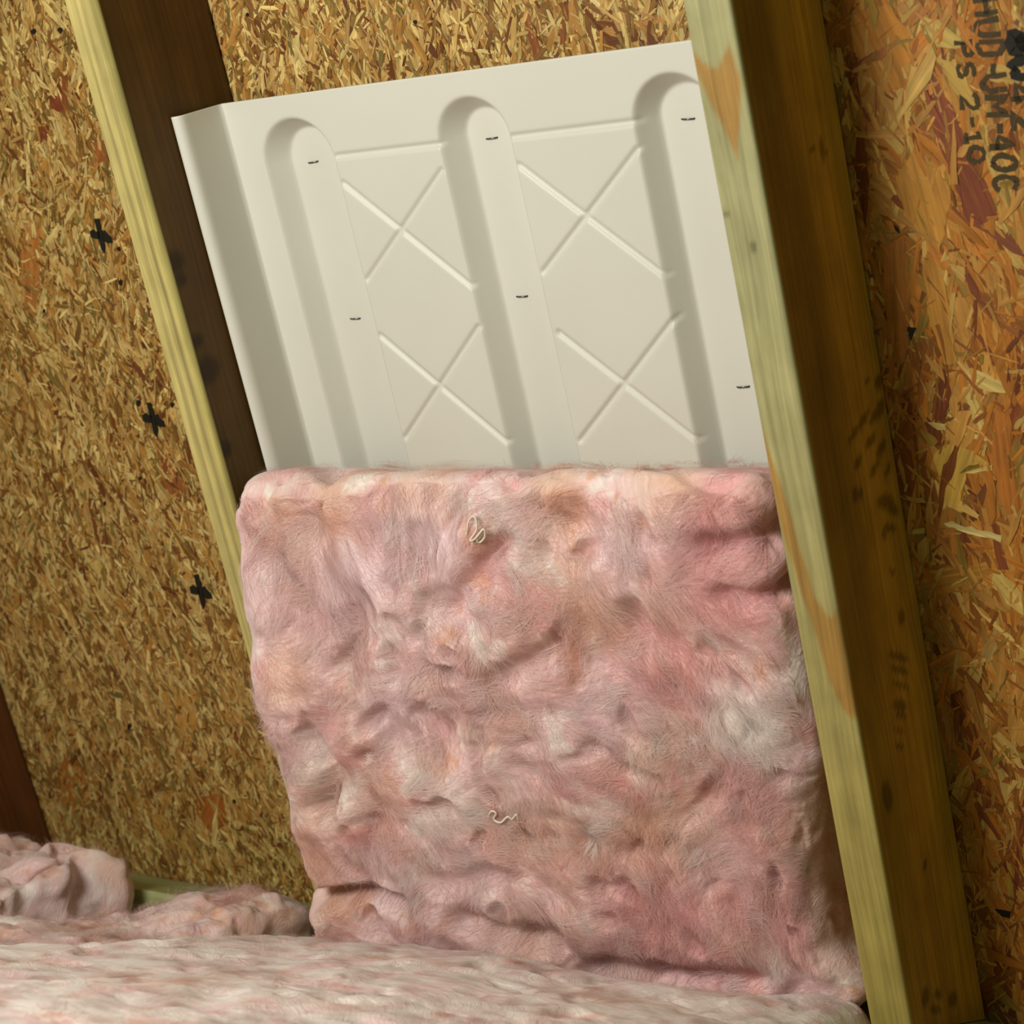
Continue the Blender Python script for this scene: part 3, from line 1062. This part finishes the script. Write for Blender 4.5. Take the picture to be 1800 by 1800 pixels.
def fibres(Vg, n1, n2, n, seed, lmin, lmax, wmin, wmax, lift, white=0.0, warm=0.0, edge_frac=0.0, bias=0.0, dark=1.0):
    """thin ribbons lying on the grid surface, swept along a flow field, ends lifting off"""
    rng = np.random.default_rng(seed)
    Gd = Vg.reshape(n1, n2, 3)
    du = np.gradient(Gd, axis=0)
    dv = np.gradient(Gd, axis=1)
    Nn = np.cross(du, dv)
    Nn /= np.linalg.norm(Nn, axis=2)[:, :, None] + 1e-12
    su = np.median(np.linalg.norm(du, axis=2))
    sv = np.median(np.linalg.norm(dv, axis=2))
    # smoothed base for the fibres so they bridge the small pits
    mg = 10
    u = rng.uniform(mg, n1 - mg, n)
    v = rng.uniform(mg, n2 - mg, n)
    ntf = max(1, n // 70)
    tid = rng.integers(0, ntf, n)
    tf = rng.random(n) < .72
    tu, tv = rng.uniform(mg, n1 - mg, ntf), rng.uniform(mg, n2 - mg, ntf)
    tsp = rng.uniform(.002, .009, ntf)
    u = np.where(tf, np.clip(tu[tid] + rng.normal(0, 1, n) * tsp[tid] / su, mg, n1 - mg), u)
    v = np.where(tf, np.clip(tv[tid] + rng.normal(0, 1, n) * tsp[tid] / sv, mg, n2 - mg), v)
    SEG = 5
    Ln = rng.uniform(lmin, lmax, n)
    p0 = Gd[u.astype(int), v.astype(int)]
    ang = bias + 2.6 * noise(np.stack([p0[:, 0] * 11 + seed, p0[:, 1] * 11, p0[:, 2] * 11], 1)) + rng.normal(0, .45, n)
    curl = rng.normal(0, .28, n)
    tp = Gd[tu.astype(int), tv.astype(int)]
    tang = bias + 2.6 * noise(np.stack([tp[:, 0] * 11 + seed, tp[:, 1] * 11, tp[:, 2] * 11], 1)) + rng.normal(0, .35, ntf)
    tcurl = rng.normal(0, .25, ntf)
    tlen = rng.uniform(lmin, lmax, ntf)
    tlift = np.abs(rng.normal(0, lift * .8, ntf))
    twh = rng.random(ntf) ** 2
    ang = np.where(tf, tang[tid] + rng.normal(0, .22, n), ang)
    curl = np.where(tf, tcurl[tid] + rng.normal(0, .05, n), curl)
    Ln = np.where(tf, tlen[tid] * rng.uniform(.75, 1.15, n), Ln)
    pts, nr = [], []
    for k in range(SEG):
        ui = np.clip(u, 0, n1 - 2)
        vi = np.clip(v, 0, n2 - 2)
        i, j = ui.astype(int), vi.astype(int)
        fu, fv = (ui - i)[:, None], (vi - j)[:, None]
        P = (Gd[i, j] * (1 - fu) * (1 - fv) + Gd[i + 1, j] * fu * (1 - fv) + Gd[i, j + 1] * (1 - fu) * fv + Gd[i + 1, j + 1] * fu * fv)
        pts.append(P)
        nr.append(Nn[i, j])
        u = u + np.cos(ang) * Ln / SEG / su
        v = v + np.sin(ang) * Ln / SEG / sv
        ang = ang + curl
    pts = np.array(pts)
    nr = np.array(nr)
    lf = np.where(tf, tlift[tid] * rng.uniform(.4, 1.3, n), np.abs(rng.normal(0, lift, n)))
    tt = np.linspace(0, 1, SEG)
    asym = rng.random(n)
    prof = (tt[:, None] ** 2) * asym[None] + ((1 - tt[:, None]) ** 2) * (1 - asym[None]) * .5
    h0 = rng.exponential(.0009, n) + np.where(tf, (rng.exponential(.0012, ntf))[tid], 0)
    h0 = np.minimum(h0, .006)
    pts = pts + nr * (0.0002 + h0[None, :] + lf[None, :] * prof)[:, :, None]
    # smooth along the fibre
    for _ in range(2):
        pts[1:-1] = .25 * pts[:-2] + .5 * pts[1:-1] + .25 * pts[2:]
    T = np.gradient(pts, axis=0)
    sd_ = np.cross(T, nr)
    sd_ /= np.linalg.norm(sd_, axis=2)[:, :, None] + 1e-12
    wd = rng.uniform(wmin, wmax, n)
    taper = np.array([.35, 1, 1, .85, .25])
    off = sd_ * (wd[None, :] * taper[:, None] * .5)[:, :, None]
    L, R_ = pts + off, pts - off
    V = np.stack([L, R_], 2).transpose(1, 0, 2, 3).reshape(-1, 3)
    st = np.array([[2 * k, 2 * k + 1, 2 * k + 3, 2 * k + 2] for k in range(SEG - 1)])
    F = (np.arange(n)[:, None, None] * (2 * SEG) + st[None]).reshape(-1, 4)
    c = wool_col(p0, seed * 0.0 + 4.0, white, warm) * rng.uniform(.88, 1.08, (n, 1)) * dark
    wq = (np.where(tf, twh[tid], .15) * .8)[:, None]
    c = c * (1 - wq) + srgb(250, 238, 234) * wq
    C_ = np.repeat(np.clip(c, 0, .95), 2 * SEG, 0)
    G_ = np.repeat(rng.uniform(0, 30, (n, 3)), 2 * SEG, 0)
    return V, F, C_, G_


def build_wool(name, lo, hi, rad, step, warp, seed, label, nf, roof=False, amp=1.0, white=0.0, warm=0.0, group=None,
               extra=None, faces='+z-x+x-y+y', flen=(.012, .04), lift=.003, bias=0.0, fib=((0, 1.0),)):
    V, Fs, info = wool_box(lo, hi, rad, step, warp, seed, amp, faces, extra)
    col = wool_col(V, 4.0, white, warm)
    ang = 0.9 * noise(V * 6 + seed)
    ca, sa = np.cos(ang), np.sin(ang)
    guv = np.stack([V[:, 0] * ca - V[:, 1] * sa, V[:, 0] * sa + V[:, 1] * ca, V[:, 2]], 1)
    o = add_obj(name, make_mesh(name, V, Fs, col, guv, smooth=True), MAT_WOOL, roof=roof)
    tag(o, label, 'insulation', group)
    b0, n1, n2 = info[0]
    if nf:
        parts, off = [], 0
        for fi, share in fib:
            g0, m1, m2 = info[fi]
            r = fibres(V[g0:g0 + m1 * m2], m1, m2, int(nf * share), int(seed * 10) + 1 + fi, flen[0], flen[1], .00011, .00027, lift, white, warm, bias=bias)
            parts.append((r[0], r[1] + off, r[2], r[3]))
            off += len(r[0])
        fv, ff, fc, fg = [np.concatenate([p[k] for p in parts]) for k in range(4)]
        fo = add_obj('loose_fibres', make_mesh('loose_fibres', fv, ff, fc, fg), MAT_FIBRE, o)
        fo['kind'] = 'stuff'
    return o, V[b0:b0 + n1 * n2].reshape(n1, n2, 3)


# --- batt standing in the bay between the two rafters
def bay_warp(Q):
    P = Q.copy()
    a, b, c = Q[:, 0], Q[:, 1], Q[:, 2]
    k = sm(-a, 0.08, 0.58)
    t_l = np.interp(-b, [0, .04, .09, .14, .22, .30, .40, .50], [.142, .158, .172, .180, .186, .194, .200, .204])
    t_r = np.interp(-b, [0, .05, .15, .30, .50], [.136, .141, .142, .139, .140])
    P[:, 2] = .030 + (c - .030) * (t_l * k + t_r * (1 - k) - .030) / (.140 - .030)
    # upper end leans out of the bay, away from the vent
    P[:, 1] += .40 * np.clip(c - .030, 0, .10) * sm(b, -.13, -.02)
    P[:, 1] -= (.040 * k + .012 * (1 - k)) * sm(-b, .30, .47)
    P[:, 0] -= .026 * sm(a, -.14, -.05) * sm(-b, .20, .36) * (1 - sm(-b, .40, .46))
    # above the rafter edge the wool swells over it on the left
    over = np.clip(P[:, 2] - 0.1435, 0, 0.02)
    P[:, 0] -= sm(-a, 0.50, 0.60) * over * 0.8
    low = P[:, 2] < 0.1435
    P[:, 0] = np.where(low, np.clip(P[:, 0], -.6035, -.0420), np.minimum(P[:, 0], -.0420))
    P[:, 1] = np.maximum(P[:, 1], (-.488 + CP * P[:, 2]) / SP + .006 * noise(P * 25))      # rests on the floor batt
    inb = P[:, 2] < 0.098      # inside the flanges of the vent
    P[:, 0] = np.where(inb, np.clip(P[:, 0], -.598, -.048), P[:, 0])
    return P



def bay_extra(Q):
    a, b, c = Q[:, 0], Q[:, 1], Q[:, 2]
    e = np.zeros(len(Q))
    b = b - .040 * sm(-a, 0.08, 0.58) * sm(-b, .30, .47) + .40 * np.clip(c - .030, 0, .10) * sm(b, -.13, -.02)
    for pts, dep, wid, cz in [([(565, 1588), (610, 1576), (660, 1570), (702, 1592)], .024, .0075, .190),
                              ([(1240, 960), (1330, 955), (1395, 940)], .016, .012, .140),
                              ([(1270, 1050), (1330, 1058), (1392, 1045)], .016, .009, .140),
                              ([(590, 1180), (620, 1130), (605, 1090)], .012, .008, .175),
                              ([(555, 1310), (590, 1350), (585, 1420)], .018, .012, .185),
                              ([(790, 1080), (835, 1010), (880, 960)], .012, .009, .155),
                              ([(830, 1610), (870, 1640), (960, 1655)], .020, .014, .175),
                              ([(520, 870), (548, 850), (556, 930)], .012, .011, .150),
                              ([(680, 1150), (695, 1190)], .012, .007, .170),
                              ([(740, 1060), (735, 1120)], .010, .007, .165),
                              ([(1010, 990), (1040, 970)], .014, .008, .150),
                              ([(880, 1190), (960, 1150)], .014, .010, .160),
                              ([(905, 880), (960, 910), (1020, 925)], .012, .016, .145),
                              ([(1040, 1690), (1200, 1720), (1320, 1722)], .016, .012, .155)]:
        P = np.array([deck_pt(x, y, cz)[:2] for x, y in pts])
        best = np.full(len(a), 9.)
        for k in range(len(P) - 1):
            d = P[k + 1] - P[k]
            t = np.clip(((a - P[k][0]) * d[0] + (b - P[k][1]) * d[1]) / (d @ d), 0, 1)
            best = np.minimum(best, np.hypot(a - P[k][0] - t * d[0], b - P[k][1] - t * d[1]))
        e -= dep * np.exp(-(best / wid) ** 2) * sm(c, .06, .10)
    return e


LILAC, ROSE2, ORNG = srgb(246, 222, 228), srgb(234, 172, 174), srgb(230, 180, 154)
for bx, by, br, bc, bk in [(620, 1010, .060, LILAC, .8), (740, 970, .050, LILAC, .7), (690, 1250, .050, LILAC, .75), (1060, 1010, .045, LILAC, .6),
                           (1290, 1290, .045, WHITE, .85), (1380, 1220, .030, WHITE, .7), (560, 1320, .030, WHITE, .6), (800, 1400, .040, WHITE, .5), (1010, 1255, .035, LILAC, .7),
                           (1240, 920, .060, ROSE2, .6), (1250, 1050, .070, ROSE2, .75), (1130, 1180, .060, ROSE2, .6), (1280, 1440, .060, ROSE2, .5), (1150, 1650, .080, ROSE2, .75),
                           (1330, 1640, .060, ROSE2, .5), (940, 900, .045, ORNG, .75), (560, 900, .035, ORNG, .7), (1010, 1110, .040, ORNG, .6), (560, 1480, .050, ORNG, .7),
                           (620, 1560, .040, ORNG, .7), (1120, 1520, .050, ORNG, .5), (520, 1180, .040, PEACH, .7), (880, 1480, .030, ORNG, .5), (1120, 850, .050, PEACH, .6), (700, 860, .05, PEACH, .6)]:
    BLOBS.append((deck_pt(bx, by, .165)[:2], br, bc, bk))
bay, bayG = build_wool('insulation_batt', (-0.604, -0.476, 0.030), (-0.046, -0.020, 0.140), 0.032, 0.0016, bay_warp, 2.0,
                       'pink glass wool batt standing between the rafters below the white vent', 112000, roof=True,
                       extra=bay_extra, flen=(.012, .045), lift=.0040, warm=0.05, fib=((0, 1.0), (4, .05)))


BLOBS.clear()


# --- batt lying on the floor in front
def floor_warp(Q):
    P = Q.copy()
    x, y, z = Q[:, 0], Q[:, 1], Q[:, 2]
    top = np.interp(x, [-.64, -.55, -.35, -.20, -.10, -.04], [-.484, -.481, -.470, -.472, -.476, -.478])
    top = top + .010 * sm(x, -.20, -.08) * sm(y, .0, .1) - 0.030 * sm(y, .05, .14) * (1 - sm(x, -.20, -.10))
    zb = Z_FLOOR + .004
    P[:, 2] = zb + (z - zb) * (top - zb) / (-.478 - zb)
    return P


front, frontG = build_wool('insulation_batt', (-0.635, -0.88, Z_FLOOR + .004), (-0.040, 0.145, -0.478), 0.024, 0.0026, floor_warp, 7.0,
                           'pale pink glass wool batt lying on the floor along the bottom of the photo', 44000, amp=.5, white=.32,
                           flen=(.015, .05), lift=.004)


# --- torn pieces of wool in the left bay, against the eave
def heap_warp_a(Q):
    P = Q.copy()
    x, y, z = Q[:, 0], Q[:, 1], Q[:, 2]
    zb = Z_FLOOR + .004
    top = -.500 + .052 * sm(y, -.10, .08) + .010 * noise(np.stack([x * 25, y * 10, x * 0], 1))
    P[:, 2] = zb + (z - zb) * (top - zb) / (-.498 - zb)
    P[:, 0] += (0.022 * noise(np.stack([y * 25, z * 12, x * 0], 1)) - .014) * sm(x, -1.05, -.95)
    return P


def heap_warp_b(Q):
    P = Q.copy()
    x, y, z = Q[:, 0], Q[:, 1], Q[:, 2]
    zb = Z_FLOOR + .004
    back = np.interp(x, [-.925, -.84, -.78, -.72, -.66], [-.512, -.500, -.468, -.457, -.455])
    top = -.500 + (back + .500) * sm(y, -.08, .08)
    P[:, 2] = zb + (z - zb) * (top - zb) / (-.498 - zb)
    return P


def torn(Q):
    return 0.010 * fbm(Q * np.array([24, 18, 40]), 3, .5)


build_wool('insulation_batt', (-1.205, -0.38, Z_FLOOR + .004), (-0.922, 0.140, -0.498), 0.016, 0.0024, heap_warp_a, 12.0,
           'torn pink glass wool heaped at the left edge below the dark rafter', 14000, amp=.9, white=-.02, warm=.05, flen=(.015, .05), lift=.010, fib=((0, .6), (2, .4)), extra=torn)  # whites cut a little: shade at the eave put into the colour
build_wool('insulation_batt', (-0.890, -0.38, Z_FLOOR + .004), (-0.664, 0.140, -0.498), 0.020, 0.0026, heap_warp_b, 15.0,
           'shade-dulled pink glass wool lying low between the wall plate and the standing batt', 14000, amp=.8, white=-.08, warm=.10, flen=(.015, .05), lift=.009, fib=((0, .7), (2, .3)), extra=torn)  # less white, more tan: shade at the eave put into the wool colour


# --- white threads stuck to the standing batt
def tube(name, pts, r, mat):
    P = np.array(pts)
    # Catmull-Rom resample
    out = []
    for i in range(len(P) - 1):
        p0, p1, p2, p3 = P[max(i - 1, 0)], P[i], P[i + 1], P[min(i + 2, len(P) - 1)]
        for t in np.linspace(0, 1, 6, endpoint=False):
            out.append(.5 * (2 * p1 + (p2 - p0) * t + (2 * p0 - 5 * p1 + 4 * p2 - p3) * t * t + (3 * p1 - p0 - 3 * p2 + p3) * t ** 3))
    out.append(P[-1])
    P = np.array(out)
    T = np.gradient(P, axis=0)
    T /= np.linalg.norm(T, axis=1)[:, None] + 1e-9
    up = np.array([.3, .2, 1.0])
    A_ = np.cross(T, up)
    A_ /= np.linalg.norm(A_, axis=1)[:, None] + 1e-9
    B_ = np.cross(T, A_)
    n = 5
    V = np.concatenate([[p + r * (math.cos(2 * math.pi * k / n) * a + math.sin(2 * math.pi * k / n) * b) for k in range(n)] for p, a, b in zip(P, A_, B_)])
    i = np.arange(len(P) - 1)[:, None] * n + np.arange(n)[None]
    j = np.arange(len(P) - 1)[:, None] * n + ((np.arange(n) + 1) % n)[None]
    F = np.stack([i, j, j + n, i + n], 2).reshape(-1, 4)
    return add_obj(name, make_mesh(name, V, F, smooth=True), mat, roof=True)


MAT_THREAD = flat_mat('white_thread', srgb(232, 222, 206), 0.7, 0.2, nscale=200, var=.05)


def on_bay(x, y, lift):
    """spot on the front of the standing batt seen at photo point (x, y)"""
    c = .15
    for _ in range(6):
        p = deck_pt(x, y, c)
        d = np.hypot(bayG[:, :, 0] - p[0], bayG[:, :, 1] - p[1])
        k = np.unravel_index(np.argmin(d), d.shape)
        c = bayG[k][2]
    p = deck_pt(x, y, c + lift)
    return p


o = tube('white_thread', [on_bay(x, y, l) for x, y, l in [(820, 942, .001), (824, 916, .004), (834, 908, .006), (838, 930, .006), (826, 950, .004), (836, 946, .007), (850, 930, .008),
                                                          (852, 944, .006), (842, 954, .004), (838, 944, .006), (848, 934, .005), (842, 950, .002), (830, 956, .001)]], .0010, MAT_THREAD)
tag(o, 'curled white thread caught on the standing batt near its upper edge', 'thread', 'white threads on the pink batt')
o = tube('white_thread', [on_bay(x, y, l) for x, y, l in [(858, 1436, .001), (864, 1426, .004), (872, 1430, .005), (868, 1440, .003), (880, 1446, .005), (892, 1436, .005), (900, 1440, .004), (908, 1432, .004), (912, 1446, .001)]], .0011, MAT_THREAD)
tag(o, 'short white thread stuck on the standing batt near its lower half', 'thread', 'white threads on the pink batt')
